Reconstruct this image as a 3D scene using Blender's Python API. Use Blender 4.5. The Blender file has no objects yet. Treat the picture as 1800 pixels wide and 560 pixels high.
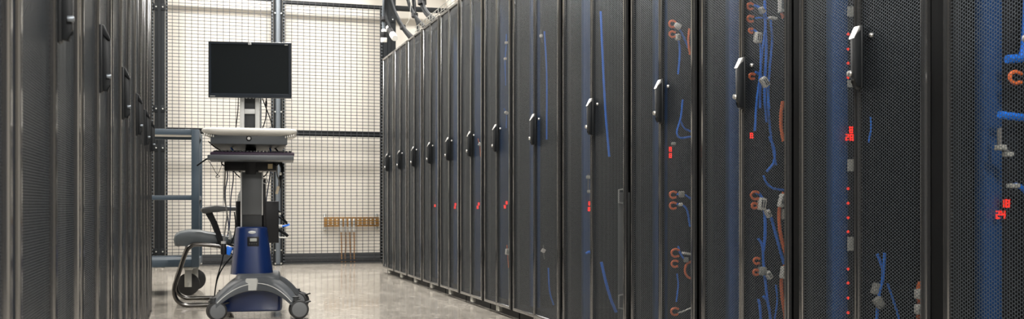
import bpy, bmesh, math, random
from mathutils import Vector, Matrix
random.seed(7)
PI = math.pi
S = bpy.context.scene
COL = S.collection
# ------------------------------------------------------------------ camera
PSI = math.radians(17.22); FPX = 1800.0; HOR = 361.0; CAMH = 0.63
cam_d = bpy.data.cameras.new('camera'); cam = bpy.data.objects.new('camera', cam_d); COL.objects.link(cam)
cam.location = (0, 0, CAMH); cam.rotation_euler = (PI/2, 0, -PSI)
cam_d.sensor_fit = 'HORIZONTAL'; cam_d.sensor_width = 36; cam_d.lens = 36*FPX/1800
cam_d.shift_y = (HOR-280)/1800; cam_d.clip_start = 0.02
cam_d.dof.use_dof = True; cam_d.dof.focus_distance = 4.5; cam_d.dof.aperture_fstop = 8
S.camera = cam
# ------------------------------------------------------------------ world, view, lights
W = bpy.data.worlds.new('world'); S.world = W; W.use_nodes = True
W.node_tree.nodes['Background'].inputs[0].default_value = (0.8, 0.85, 0.9, 1)
W.node_tree.nodes['Background'].inputs[1].default_value = 0.05
S.view_settings.view_transform = 'Standard'; S.view_settings.look = 'None'
S.view_settings.exposure = 0.0; S.view_settings.gamma = 1.0; S.view_settings.use_curve_mapping = False
CEIL = 3.4
LAMPS = [(0.75, -3.4, 100), (0.75, -1.2, 290), (0.75, 1.2, 75), (0.75, 3.6, 95), (0.75, 6.0, 75), (0.75, 8.4, 80), (0.75, 10.0, 90),  # behind the camera: rearmost lamp added, next one boosted, to brighten cords inside racks
         (-1.2, 10.0, 60), (2.7, 10.0, 60), (-2.6, 7.4, 60), (-2.6, 3.0, 45), (3.9, 3.0, 45), (3.9, 7.4, 45)]
for (lx, ly, p) in LAMPS:
    ld = bpy.data.lights.new('ceiling_lamp_light', 'AREA'); ld.shape = 'RECTANGLE'; ld.size = 0.34 if abs(ly-10) > .1 else 1.2; ld.size_y = 1.16 if abs(ly-10) > .1 else 0.34
    ld.energy = p; ld.color = (1.0, 0.985, 0.955)
    lo = bpy.data.objects.new('ceiling_lamp_light', ld); COL.objects.link(lo); lo.location = (lx, ly, CEIL-0.075)
# ------------------------------------------------------------------ picture helpers (a pixel gives a direction, a known plane the distance)
def ray(px, py):
    s, c = math.sin(PSI), math.cos(PSI)
    t = (px-900)/FPX; u = (HOR-py)/FPX
    return Vector((s+c*t, c-s*t, u))
def PY(px, py, Y):
    d = ray(px, py); k = Y/d.y
    return Vector((d.x*k, Y, CAMH+d.z*k))
def PX(px, py, X):
    d = ray(px, py); k = X/d.x
    return Vector((X, d.y*k, CAMH+d.z*k))
# ------------------------------------------------------------------ materials
MATS = {}
def mat(name, col, rough=.5, metal=0., var=.06, scale=30, emit=0, spec=.5, coat=0, bump=0, trans=0):
    if name in MATS: return MATS[name]
    m = bpy.data.materials.new(name); m.use_nodes = True; nt = m.node_tree; N = nt.nodes; L = nt.links
    b = N['Principled BSDF']
    b.inputs['Roughness'].default_value = rough; b.inputs['Metallic'].default_value = metal
    b.inputs['Specular IOR Level'].default_value = spec
    b.inputs['Coat Weight'].default_value = coat; b.inputs['Coat Roughness'].default_value = .08
    b.inputs['Transmission Weight'].default_value = trans
    tc = N.new('ShaderNodeTexCoord'); nz = N.new('ShaderNodeTexNoise'); nz.inputs['Scale'].default_value = scale; nz.inputs['Detail'].default_value = 4
    L.new(tc.outputs['Object'], nz.inputs['Vector'])
    mx = N.new('ShaderNodeMix'); mx.data_type = 'RGBA'
    mx.inputs[6].default_value = tuple(c*(1-var) for c in col)+(1,); mx.inputs[7].default_value = tuple(min(1, c*(1+var)) for c in col)+(1,)
    L.new(nz.outputs['Fac'], mx.inputs[0]); L.new(mx.outputs[2], b.inputs['Base Color'])
    if bump:
        bp = N.new('ShaderNodeBump'); bp.inputs['Strength'].default_value = bump; bp.inputs['Distance'].default_value = .002
        L.new(nz.outputs['Fac'], bp.inputs['Height']); L.new(bp.outputs[0], b.inputs['Normal'])
    if emit:
        b.inputs['Emission Color'].default_value = tuple(col)+(1,); b.inputs['Emission Strength'].default_value = emit
    MATS[name] = m; return m
def perf_mat(name, col, pitch, rad, rough=.42):
    """powder coated steel sheet punched with round holes in a staggered grid (object Y/Z)"""
    m = bpy.data.materials.new(name); m.use_nodes = True; nt = m.node_tree; N = nt.nodes; L = nt.links
    b = N['Principled BSDF']; out = N['Material Output']
    b.inputs['Base Color'].default_value = tuple(col)+(1,); b.inputs['Roughness'].default_value = rough; b.inputs['Metallic'].default_value = 0.55
    b.inputs['Specular IOR Level'].default_value = .5
    tc = N.new('ShaderNodeTexCoord')
    cell = (1.0, pitch*1.732, pitch)
    def vm(op, a, v=None):
        n = N.new('ShaderNodeVectorMath'); n.operation = op; L.new(a, n.inputs[0])
        if v is not None: n.inputs[1].default_value = v
        return n
    sc = vm('MULTIPLY', tc.outputs['Object'], (0, 1/cell[1], 1/cell[2]))
    ds = []
    for off in ((0, .25, .25), (0, .75, .75)):
        a = vm('ADD', sc.outputs[0], off); f = vm('FRACTION', a.outputs[0]); s_ = vm('SUBTRACT', f.outputs[0], (0, .5, .5))
        # x fraction is 0
        q = vm('MULTIPLY', s_.outputs[0], (0, cell[1], cell[2])); l = vm('LENGTH', q.outputs[0]); ds.append(l.outputs['Value'])
    mn = N.new('ShaderNodeMath'); mn.operation = 'MINIMUM'; L.new(ds[0], mn.inputs[0]); L.new(ds[1], mn.inputs[1])
    lt = N.new('ShaderNodeMath'); lt.operation = 'LESS_THAN'; L.new(mn.outputs[0], lt.inputs[0]); lt.inputs[1].default_value = rad
    # pressed rim round every hole
    mr = N.new('ShaderNodeMapRange'); mr.inputs[1].default_value = rad; mr.inputs[2].default_value = rad*1.35; mr.inputs[3].default_value = 0; mr.inputs[4].default_value = 1
    L.new(mn.outputs[0], mr.inputs[0])
    bp = N.new('ShaderNodeBump'); bp.inputs['Strength'].default_value = .25; bp.inputs['Distance'].default_value = .0006
    L.new(mr.outputs[0], bp.inputs['Height']); L.new(bp.outputs[0], b.inputs['Normal'])
    tr = N.new('ShaderNodeBsdfTransparent'); ms = N.new('ShaderNodeMixShader')
    L.new(lt.outputs[0], ms.inputs[0]); L.new(b.outputs[0], ms.inputs[1]); L.new(tr.outputs[0], ms.inputs[2]); L.new(ms.outputs[0], out.inputs['Surface'])
    MATS[name] = m; return m
def floor_mat():
    m = bpy.data.materials.new('polished_concrete'); m.use_nodes = True; nt = m.node_tree; N = nt.nodes; L = nt.links
    b = N['Principled BSDF']; tc = N.new('ShaderNodeTexCoord')
    n1 = N.new('ShaderNodeTexNoise'); n1.inputs['Scale'].default_value = 2.2; n1.inputs['Detail'].default_value = 9; n1.inputs['Roughness'].default_value = .65
    n2 = N.new('ShaderNodeTexNoise'); n2.inputs['Scale'].default_value = 26; n2.inputs['Detail'].default_value = 6
    vo = N.new('ShaderNodeTexVoronoi'); vo.inputs['Scale'].default_value = 60
    for n in (n1, n2, vo): L.new(tc.outputs['Object'], n.inputs['Vector'])
    r1 = N.new('ShaderNodeValToRGB'); r1.color_ramp.elements[0].position = .34; r1.color_ramp.elements[1].position = .68
    r1.color_ramp.elements[0].color = (.37, .335, .285, 1); r1.color_ramp.elements[1].color = (.60, .55, .48, 1)
    L.new(n1.outputs['Fac'], r1.inputs[0])
    r2 = N.new('ShaderNodeValToRGB'); r2.color_ramp.elements[0].position = .35; r2.color_ramp.elements[1].position = .65
    r2.color_ramp.elements[0].color = (.74, .74, .74, 1); r2.color_ramp.elements[1].color = (1.1, 1.1, 1.1, 1)
    L.new(n2.outputs['Fac'], r2.inputs[0])
    mx = N.new('ShaderNodeMix'); mx.data_type = 'RGBA'; mx.blend_type = 'MULTIPLY'; mx.inputs[0].default_value = 1
    L.new(r1.outputs[0], mx.inputs[6]); L.new(r2.outputs[0], mx.inputs[7]); L.new(mx.outputs[2], b.inputs['Base Color'])
    rr = N.new('ShaderNodeMapRange'); rr.inputs[3].default_value = .10; rr.inputs[4].default_value = .24; L.new(n2.outputs['Fac'], rr.inputs[0])
    L.new(rr.outputs[0], b.inputs['Roughness'])
    b.inputs['Specular IOR Level'].default_value = .6; b.inputs['Coat Weight'].default_value = .35; b.inputs['Coat Roughness'].default_value = .06
    bp = N.new('ShaderNodeBump'); bp.inputs['Strength'].default_value = .05; bp.inputs['Distance'].default_value = .004
    L.new(n1.outputs['Fac'], bp.inputs['Height']); L.new(bp.outputs[0], b.inputs['Normal'])
    return m
M_FLOOR = floor_mat()
M_WALL = mat('cream_wall_paint', (.80, .755, .68), .75, var=.025, scale=3, bump=.05)
M_CEIL = mat('ceiling_white', (.72, .70, .66), .8, var=.03)
M_SKIRT = mat('dark_grey_skirting', (.045, .05, .055), .5)
M_PERF = perf_mat('perforated_charcoal_steel', (.110, .127, .145), .0086, .0039, .28)
M_FRAME = mat('charcoal_door_frame', (.225, .225, .225), .11, .92, var=.03)
M_DARKCORD = mat('charcoal_cord', (.03, .031, .034), .6, spec=.2)
M_BODY = mat('black_cabinet', (.004, .0045, .005), .6, spec=.2)
M_BLUERAIL = mat('blue_post', (.008, .052, .17), .5)
M_HANDLE = mat('black_handle', (.008, .009, .010), .45, spec=.25)
M_CHROME = mat('satin_chrome', (.50, .49, .47), .35, 1.0, var=.03)
M_SILVER = mat('silver_plastic', (.46, .46, .45), .42, .2)
M_BLACKM = mat('black_powder_metal', (.006, .0075, .009), .55, spec=.2)
M_WIRE = mat('dark_grey_wire', (.03, .031, .035), .5)
M_POSTGREY = mat('galvanised_grey_post', (.11, .125, .14), .35, .4)
M_BLUECORD = mat('blue_cord', (.010, .20, .90), .45)
M_ORANGE = mat('orange_red_plastic', (.92, .20, .05), .45)
M_TAG = mat('white_tag', (.88, .86, .80), .6)
M_GREYTAG = mat('grey_tag', (.42, .42, .38), .6)
M_INK = mat('ink', (.03, .03, .035), .6)
M_LED = mat('red_light', (.9, .04, .02), .5, emit=.9)
M_BLACKPL = mat('black_plastic', (.008, .008, .0095), .5, spec=.3)
M_BLACKCORD = mat('black_cord', (.006, .007, .008), .65, spec=.12)
M_GREYCORD = mat('grey_cord', (.17, .165, .155), .5)
M_NAVYCORD = mat('navy_cord', (.01, .022, .07), .45)
M_NAVY = mat('navy_gloss_plastic', (.004, .018, .085), .3, coat=.3)
M_ARCH = mat('mid_grey_plastic', (.064, .070, .077), .45, bump=.15, scale=300)
M_DKGREY = mat('dark_grey_plastic', (.032, .034, .036), .45, spec=.35, bump=.1, scale=300)
M_OFFWHITE = mat('off_white_plastic', (.70, .68, .63), .45)
M_LTGREY = mat('light_grey_metal', (.50, .50, .49), .4, .1)
M_SCREEN = mat('dark_screen', (.008, .010, .011), .4, spec=.08, bump=.03, scale=900)
M_BEZEL = mat('monitor_bezel', (.011, .015, .021), .35, spec=.3)
M_LCD = mat('lcd_grey', (.35, .36, .33), .3)
M_PURPLE = mat('dark_purple_black', (.020, .010, .024), .4)
M_VINYL = mat('grey_blue_vinyl', (.085, .10, .108), .38, bump=.25, scale=120)
M_ARMPAD = mat('dark_armpad', (.075, .078, .078), .4)
M_PEWTER = mat('dark_chrome_tube', (.11, .105, .10), .2, 1.0)
M_TROLLEY = mat('slate_blue_paint', (.040, .062, .085), .45)
M_SHELF = mat('light_shelf', (.55, .53, .49), .6)
M_RUBBER = mat('black_rubber', (.014, .014, .015), .55)
M_ZINC = mat('zinc', (.55, .55, .52), .35, .8)
M_CASTER = mat('caster_grey', (.12, .125, .13), .5)
M_COPPER = mat('copper_bar', (.36, .19, .05), .45, .4, var=.2, scale=40)
M_COPPERW = mat('copper_wire', (.38, .215, .10), .45, .3)
M_LUG = mat('tinned_lug', (.75, .74, .71), .3, .6)
M_TEAL = mat('teal_cord', (.10, .50, .42), .5)
M_LAMP = mat('lamp_diffuser', (1, .96, .9), .5, emit=2.0)
# ------------------------------------------------------------------ mesh helpers
class MB:
    def __init__(s): s.v = []; s.f = []
    def add(s, vs, fs):
        o = len(s.v); s.v += [tuple(v) for v in vs]; s.f += [tuple(i+o for i in f) for f in fs]; return s
    def box(s, x0, x1, y0, y1, z0, z1):
        v = [(x, y, z) for x in (x0, x1) for y in (y0, y1) for z in (z0, z1)]
        return s.add(v, [(0, 1, 3, 2), (4, 6, 7, 5), (0, 4, 5, 1), (2, 3, 7, 6), (0, 2, 6, 4), (1, 5, 7, 3)])
    def rbox(s, x0, x1, y0, y1, z0, z1, r=.005, seg=2, axis=None):
        """box with rounded edges (all, or only those parallel to an axis)"""
        bm = bmesh.new(); bmesh.ops.create_cube(bm, size=1)
        for v in bm.verts: v.co = Vector((x0 if v.co.x < 0 else x1, y0 if v.co.y < 0 else y1, z0 if v.co.z < 0 else z1))
        es = bm.edges[:]
        if axis is not None: es = [e for e in es if abs((e.verts[0].co-e.verts[1].co).normalized()[axis]) > .9]
        bmesh.ops.bevel(bm, geom=es, offset=r, segments=seg, affect='EDGES', profile=.5)
        return s.bm(bm)
    def bm(s, bm, mtx=None):
        bm.verts.index_update()
        vs = [(mtx @ v.co if mtx else v.co.copy()) for v in bm.verts]; fs = [[v.index for v in f.verts] for f in bm.faces]; bm.free()
        return s.add(vs, fs)
    def tube(s, pts, r, n=8, smooth=True, cap=True, res=6, radii=None):
        pts = [Vector(p) for p in pts]
        if smooth and len(pts) > 2:
            q = []; P = [pts[0]*2-pts[1]]+pts+[pts[-1]*2-pts[-2]]; R = []
            for i in range(1, len(P)-2):
                for k in range(res):
                    t = k/res; a, b, c, d = P[i-1:i+3]
                    q.append(.5*((2*b)+(c-a)*t+(2*a-5*b+4*c-d)*t*t+(3*b-a-3*c+d)*t**3))
            q.append(pts[-1]); pts = q
        T = []
        for i in range(len(pts)):
            d = pts[min(i+1, len(pts)-1)]-pts[max(i-1, 0)]; T.append(d.normalized() if d.length > 1e-9 else Vector((0, 0, 1)))
        up = Vector((0, 0, 1)) if abs(T[0].z) < .9 else Vector((1, 0, 0))
        nrm = (up-T[0]*up.dot(T[0])).normalized(); vs = []
        for i, p in enumerate(pts):
            nrm = (nrm-T[i]*nrm.dot(T[i])); nrm = nrm.normalized() if nrm.length > 1e-6 else T[i].orthogonal().normalized()
            bi = T[i].cross(nrm); rr = r if radii is None else radii[min(len(radii)-1, int(i*len(radii)/len(pts)))]
            for k in range(n):
                a = 2*PI*k/n; vs.append(p+nrm*math.cos(a)*rr+bi*math.sin(a)*rr)
        fs = [(i*n+k, i*n+(k+1) % n, (i+1)*n+(k+1) % n, (i+1)*n+k) for i in range(len(pts)-1) for k in range(n)]
        if cap: fs += [tuple(range(n))[::-1], tuple((len(pts)-1)*n+k for k in range(n))]
        return s.add(vs, fs)
    def cyl(s, a, b, r, n=20, r2=None):
        a = Vector(a); b = Vector(b); d = (b-a).normalized(); u = d.orthogonal().normalized(); w = d.cross(u); r2 = r if r2 is None else r2
        vs = [a+(u*math.cos(2*PI*k/n)+w*math.sin(2*PI*k/n))*r for k in range(n)]+[b+(u*math.cos(2*PI*k/n)+w*math.sin(2*PI*k/n))*r2 for k in range(n)]
        return s.add(vs, [(k, (k+1) % n, n+(k+1) % n, n+k) for k in range(n)]+[tuple(range(n))[::-1], tuple(range(n, 2*n))])
    def lathe(s, prof, origin, axis, n=24):
        """prof: list of (radius, distance along axis)"""
        o = Vector(origin); d = Vector(axis).normalized(); u = d.orthogonal().normalized(); w = d.cross(u); vs = []
        for (r, t) in prof:
            for k in range(n): a = 2*PI*k/n; vs.append(o+d*t+(u*math.cos(a)+w*math.sin(a))*r)
        fs = [(i*n+k, i*n+(k+1) % n, (i+1)*n+(k+1) % n, (i+1)*n+k) for i in range(len(prof)-1) for k in range(n)]
        fs += [tuple(range(n))[::-1], tuple((len(prof)-1)*n+k for k in range(n))]
        return s.add(vs, fs)
    def loft(s, rings, cap=True):
        n = len(rings[0]); vs = [p for r in rings for p in r]
        fs = [(i*n+k, i*n+(k+1) % n, (i+1)*n+(k+1) % n, (i+1)*n+k) for i in range(len(rings)-1) for k in range(n)]
        if cap: fs += [tuple(range(n))[::-1], tuple((len(rings)-1)*n+k for k in range(n))]
        return s.add(vs, fs)
    def prism(s, poly, a0, a1, axis='y', r=0, seg=2):
        """polygon of (u, v) extruded along an axis; optional rounding of the rim"""
        mk = {'y': lambda u, v, a: (u, a, v), 'x': lambda u, v, a: (a, u, v), 'z': lambda u, v, a: (u, v, a)}[axis]
        bm = bmesh.new(); A = [bm.verts.new(mk(u, v, a0)) for u, v in poly]; B = [bm.verts.new(mk(u, v, a1)) for u, v in poly]; n = len(poly)
        f0 = bm.faces.new(A); f1 = bm.faces.new(B[::-1])
        for k in range(n): bm.faces.new((A[k], B[k], B[(k+1) % n], A[(k+1) % n]))
        if r: bmesh.ops.bevel(bm, geom=list(set(f0.edges) | set(f1.edges)), offset=r, segments=seg, affect='EDGES', profile=.5)
        bmesh.ops.recalc_face_normals(bm, faces=bm.faces)
        return s.bm(bm)
    def rot(s, ang, axis, pivot):
        m = Matrix.Translation(pivot) @ Matrix.Rotation(ang, 4, axis) @ Matrix.Translation(-Vector(pivot))
        s.v = [tuple(m @ Vector(v)) for v in s.v]; return s
    def data(s, name, m, sharp=35, off=None):
        me = bpy.data.meshes.new(name)
        vs = s.v if off is None else [tuple(Vector(v)-off) for v in s.v]
        me.from_pydata(vs, [], s.f); me.materials.append(m)
        bm = bmesh.new(); bm.from_mesh(me); bmesh.ops.recalc_face_normals(bm, faces=bm.faces); bm.to_mesh(me); bm.free()
        for p in me.polygons: p.use_smooth = True
        me.set_sharp_from_angle(angle=math.radians(sharp)); return me
    def build(s, name, m, parent=None, sharp=35):
        """geometry is given in world space; stored relative to the thing's base"""
        if parent is None:
            xs, ys, zs = zip(*s.v); off = Vector(((min(xs)+max(xs))/2, (min(ys)+max(ys))/2, min(zs)))
            o = bpy.data.objects.new(name, s.data(name, m, sharp, off)); o.location = off; WORLD[o.name] = Matrix.Translation(off)
        else:
            inv = WORLD[parent.name].inverted(); s.v = [tuple(inv @ Vector(v)) for v in s.v]
            o = bpy.data.objects.new(name, s.data(name, m, sharp)); o.parent = parent; WORLD[o.name] = WORLD[parent.name].copy()
        COL.objects.link(o); return o
WORLD = {}
def tag(o, label, cat, group=None, kind=None):
    if label: o['label'] = label
    if cat: o['category'] = cat
    if group: o['group'] = group
    if kind: o['kind'] = kind
    return o
def thing(name, loc, label, cat, group=None, rz=0):
    o = bpy.data.objects.new(name, None); COL.objects.link(o); o.location = loc; o.rotation_euler = (0, 0, rz); o.empty_display_size = .1
    WORLD[o.name] = Matrix.Translation(loc) @ Matrix.Rotation(rz, 4, 'Z')
    return tag(o, label, cat, group)
def plabel(o, label): o['label'] = label; return o
def copy_tree(o, parent=None):
    c = o.copy(); COL.objects.link(c); c.parent = parent
    for ch in list(o.children): copy_tree(ch, c)
    return c
def struct(name, mb, m, label, cat, parent=None):
    o = mb.build(name, m, parent); o['kind'] = 'structure'; tag(o, label, cat); return o
ORD = ['first', 'second', 'third', 'fourth', 'fifth', 'sixth', 'seventh', 'eighth', 'ninth', 'tenth', 'eleventh', 'twelfth', 'thirteenth']
# ------------------------------------------------------------------ room shell
XL, XR, Y0, YB = -4.2, 5.6, -9.0, 11.32
struct('floor', MB().box(XL, XR, Y0, YB, -.1, 0), M_FLOOR, 'polished tan concrete floor of the aisle', 'floor')
struct('ceiling', MB().box(XL, XR, Y0, YB, CEIL, CEIL+.1), M_CEIL, 'plain white ceiling above the racks', 'ceiling')
struct('wall_back', MB().box(XL, XR, YB, YB+.1, -.1, CEIL+.1), M_WALL, 'cream painted wall behind the wire mesh fence', 'wall')
struct('wall_left', MB().box(XL-.1, XL, Y0, YB, -.1, CEIL+.1), M_WALL, 'cream wall beyond the short rack row', 'wall')
struct('wall_right', MB().box(XR, XR+.1, Y0, YB, -.1, CEIL+.1), M_WALL, 'cream wall beyond the long rack row', 'wall')
struct('wall_front', MB().box(XL, XR, Y0-.1, Y0, -.1, CEIL+.1), mat('darkened_wall_grey', (.12, .12, .125), .8), 'unseen wall opposite the wire mesh fence, darkened for dim reflections', 'wall')  # unseen wall, set far back and darkened so reflections stay dim
struct('baseboard_back', MB().box(XL, XR, YB-.012, YB, 0, .112), M_SKIRT, 'dark grey skirting along the cream wall', 'baseboard')
for i, (lx, ly, p) in enumerate(LAMPS):
    w, d = (.40, 1.24) if abs(ly-10) > .1 else (1.28, .42)
    t = thing('ceiling_light', (lx, ly, CEIL-.07), 'unseen white strip light fixed to the ceiling', 'light', 'ceiling strip lights')
    mb = MB()
    for (a, b, c, e) in ((-w/2, w/2, -d/2, -d/2+.025), (-w/2, w/2, d/2-.025, d/2), (-w/2, -w/2+.025, -d/2+.025, d/2-.025), (w/2-.025, w/2, -d/2+.025, d/2-.025)):
        mb.box(lx+a, lx+b, ly+c, ly+e, CEIL-.07, CEIL)
    mb.build('housing', M_OFFWHITE, t)
    MB().box(lx-w/2+.025, lx+w/2-.025, ly-d/2+.025, ly+d/2-.025, CEIL-.05, CEIL-.04).build('diffuser', M_LAMP, t)
# ------------------------------------------------------------------ server racks
XRACK = 1.676; XLEFT = -0.2187
ZD0, ZD1 = .05, 2.0
def rect_frame(mb, y0, y1, z0, z1, wl, wr, wb, wt, prof):
    """picture-frame of four mitred bars, profile points (inset 0..1, x)"""
    rings = []
    for (t, x) in prof:
        rings.append([(x, y0+wl*t, z0+wb*t), (x, y1-wr*t, z0+wb*t), (x, y1-wr*t, z1-wt*t), (x, y0+wl*t, z1-wt*t)])
    n = 4; m = len(prof); vs = [p for r in rings for p in r]
    mb.add(vs, [(i*n+k, i*n+(k+1) % n, ((i+1) % m)*n+(k+1) % n, ((i+1) % m)*n+k) for i in range(m) for k in range(n)])
    return mb
PROF = [(0, .016), (0, .006), (.06, .003), (.17, .001), (.30, 0), (.72, 0), (.86, .001), (.96, .004), (1, .009), (1, .016)]
def build_rack(w, side):
    """local: door face at x=0 looking to -x, cabinet behind it to x=1.07, y from 0 to w"""
    t = bpy.data.objects.new('server_rack', None); COL.objects.link(t); WORLD[t.name] = Matrix.Identity(4); D = 1.07
    mb = MB()
    for ys in ((.004, .018), (w-.018, w-.004)): mb.box(.036, D, ys[0], ys[1], .06, 1.985)
    mb.box(.036, D, .004, w-.004, 1.985, 2.0).box(.036, D, .004, w-.004, .045, .06).box(D-.012, D, .018, w-.018, .06, 1.985)
    for ys in ((.018, .05), (w-.05, w-.018)): mb.box(.036, .07, ys[0], ys[1], .06, 1.985)
    mb.box(.036, .06, .05, w-.05, 1.95, 1.985).box(.036, .06, .05, w-.05, .06, .085)
    mb.build('cabinet', M_BODY, t)
    MB().box(.05, D-.02, .01, w-.01, 0, .045).build('plinth', M_BLACKM, t)
    plabel(MB().rbox(.10, .155, w-.052, w-.0185, .062, 1.98, .004).build('upright_post', M_BLUERAIL, t), 'blue upright post')
    g = .029; c = w/2
    for k, (a, b) in enumerate(((g, c-.0015), (c+.0015, w-g))):
        wl, wr = (.020, .010) if k == 0 else (.010, .020)
        d = rect_frame(MB(), a, b, ZD0, ZD1, wl, wr, .02, .02, PROF).build('door_leaf', M_FRAME, t, 12)
        MB().box(.010, .0107, a+wl-.002, b-wr+.002, ZD0+.018, ZD1-.018).build('perforated_sheet', M_PERF, d)
        if k == 0:
            leaf = d
            # swing handle: plate, lever, wedge cap and lock cylinders
            h0, h1 = (.937, 1.104) if side == 'R' else (.903, 1.069); yc = c-.021
            MB().rbox(-.007, .002, yc-.013, yc+.015, h0, h1, .004).build('handle_plate', M_HANDLE, d)
            prof = [(-.006, h0+.006), (-.02, h0+.004), (-.022, h0+.02), (-.026, h0+.024), (-.028, h1-.035), (-.022, h1-.024), (-.006, h1-.012)]
            if side == 'L': prof = [(a_*.85, b_) for a_, b_ in prof]
            MB().prism(prof, yc-.012, yc+.006, 'y', .003).build('handle_lever', M_HANDLE, d)
            kx = 1 if side == 'R' else .85
            hc = (MB().prism([(-.006*kx, h1-.002), (-.012*kx, h1-.003), (-.0285*kx, h1-.036), (-.0225*kx, h1-.038), (-.006*kx, h1-.024)], yc-.011, yc+.013, 'y', .002).build('handle_cap', M_CHROME if side == 'R' else M_HANDLE, d))
            if side == 'R': plabel(hc, 'silver wedge cap')
            plabel(MB().lathe([(.001, -.032), (.0075, -.031), (.009, -.027), (.009, -.02)] if side == 'R' else [(.001, -.026), (.004, -.0255), (.005, -.024), (.005, -.015)], (0, yc+.009, h0+.04), (1, 0, 0), 14).build('lock_cylinder', M_CHROME if side == 'R' else M_POSTGREY, d), 'chrome lock cylinder')
            if side == 'R': plabel(MB().lathe([(.001, .003), (.005, .004), (.0065, .007), (.0065, .0105)], (0, yc-.034, h1-.03), (1, 0, 0), 12).build('catch', M_CHROME, d), 'small chrome catch')
    for dy in (-.017, .017):
        plabel(MB().rbox(.006, .03, c+dy-.007, c+dy+.007, .018, .05, .003).build('bottom_latch', M_ZINC, t), 'zinc bottom latch')
    return t
RIGHT = []   # (y0, y1) of the racks of the long row, nearest the camera first
y = 1.427
for w in [.6]*4+[.8]*2+[.5845]*7: RIGHT.append((round(y, 4), round(y+w, 4), w)); y += w
LEFT = []
y = .65
for w in [.8]*5+[.6]*2: LEFT.append((round(y, 4), round(y+w, 4), w)); y += w
protos = {}
def place_rack(w, loc, rz, label, group):
    key = (w, 'L' if rz else 'R')
    if key not in protos: o = build_rack(*key); protos[key] = o
    else: o = copy_tree(protos[key])
    o.location = loc; o.rotation_euler = (0, 0, rz); WORLD[o.name] = Matrix.Translation(loc) @ Matrix.Rotation(rz, 4, 'Z')
    return tag(o, label, 'server rack', group)
for i, (a, b, w) in enumerate(RIGHT):
    k = len(RIGHT)-1-i
    place_rack(w, (XRACK, a, 0), 0, 'black server rack with perforated double doors, %s from the mesh fence in the long row' % ORD[k], 'server racks of the long row')
for i, (a, b, w) in enumerate(LEFT):
    k = len(LEFT)-1-i
    place_rack(w, (XLEFT, b, 0), PI, 'black server rack with perforated double doors, %s from the fence end in the short row' % ORD[k], 'server racks of the short row')
# ------------------------------------------------------------------ power strips inside the racks of the long row
SEG = {'0': 'abcdef', '1': 'bc', '2': 'abged', '3': 'abgcd', '4': 'fgbc', '8': 'abcdefg', '6': 'afgedc', '5': 'afgcd', '7': 'abc', '9': 'abcdfg'}
def seven(mb, ch, x0, z0, w, h, y, t):
    q = {'a': (0, h-t, w, h), 'd': (0, 0, w, t), 'g': (0, h/2-t/2, w, h/2+t/2), 'b': (w-t, h/2, w, h), 'c': (w-t, 0, w, h/2), 'f': (0, h/2, t, h), 'e': (0, 0, t, h/2)}
    for s_ in SEG[ch]:
        a, b, c, d = q[s_]; mb.box(x0+a, x0+c, y-.002, y, z0+b, z0+d)
DIG = {0: [((1768, 357), '18'), ((1760, 377), '24')], 1: [((1497, 228), '8'), ((1494, 241), '28')], 2: [((1322, 238), '8')], 3: [((1179, 262), '8'), ((1179, 273), '8')], 4: [((1037, 357), '8'), ((1036, 367), '8')],
       5: [((940, 365), '8')], 6: [((891, 356), '8'), ((888, 363), '8')], 7: [((842, 358), '8'), ((840, 364), '8')], 8: [((801, 359), '8'), ((800, 364), '8')], 9: [((765, 361), '8')]}
for i in range(13):
    a, b, w = RIGHT[i]; yf = b-.0185
    t = thing('power_strip', (XRACK+.195, yf-.025, .14), 'black upright power strip inside the %s rack from the mesh fence' % ORD[12-i], 'power strip', 'power strips in the long row')
    MB().rbox(XRACK+.157, XRACK+.235, yf-.048, yf, .14, 1.92, .003).build('housing', M_BLACKPL, t)
    for (p, s_) in DIG.get(i, []):
        q = PY(p[0], p[1], yf-.049); dw = .0115; tot = dw*len(s_)*1.3
        mb = MB()
        for n_, ch in enumerate(s_): seven(mb, ch, q.x-tot/2+n_*dw*1.3, q.z-.0095, dw, .019, yf-.048, .0036)
        plabel(mb.build('digit_display', M_LED, t), 'glowing red digits')
    if i == 1:
        for py in (60, 86, 111, 136, 331, 357, 382, 407, 472, 497, 523, 549):
            q = PY(1491, py, yf-.049)
            plabel(MB().cyl((q.x, yf-.05, q.z), (q.x, yf-.047, q.z), .0042, 10).build('indicator_light', M_LED, t), 'small red light')
        for py, h in ((20, .03), (147, .02), (290, .035), (428, .04)):
            q = PY(1495, py, yf-.049); plabel(MB().box(q.x-.01, q.x+.012, yf-.050, yf-.047, q.z-h/2, q.z+h/2).build('print_label', M_GREYTAG, t), 'grey printed label')
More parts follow.
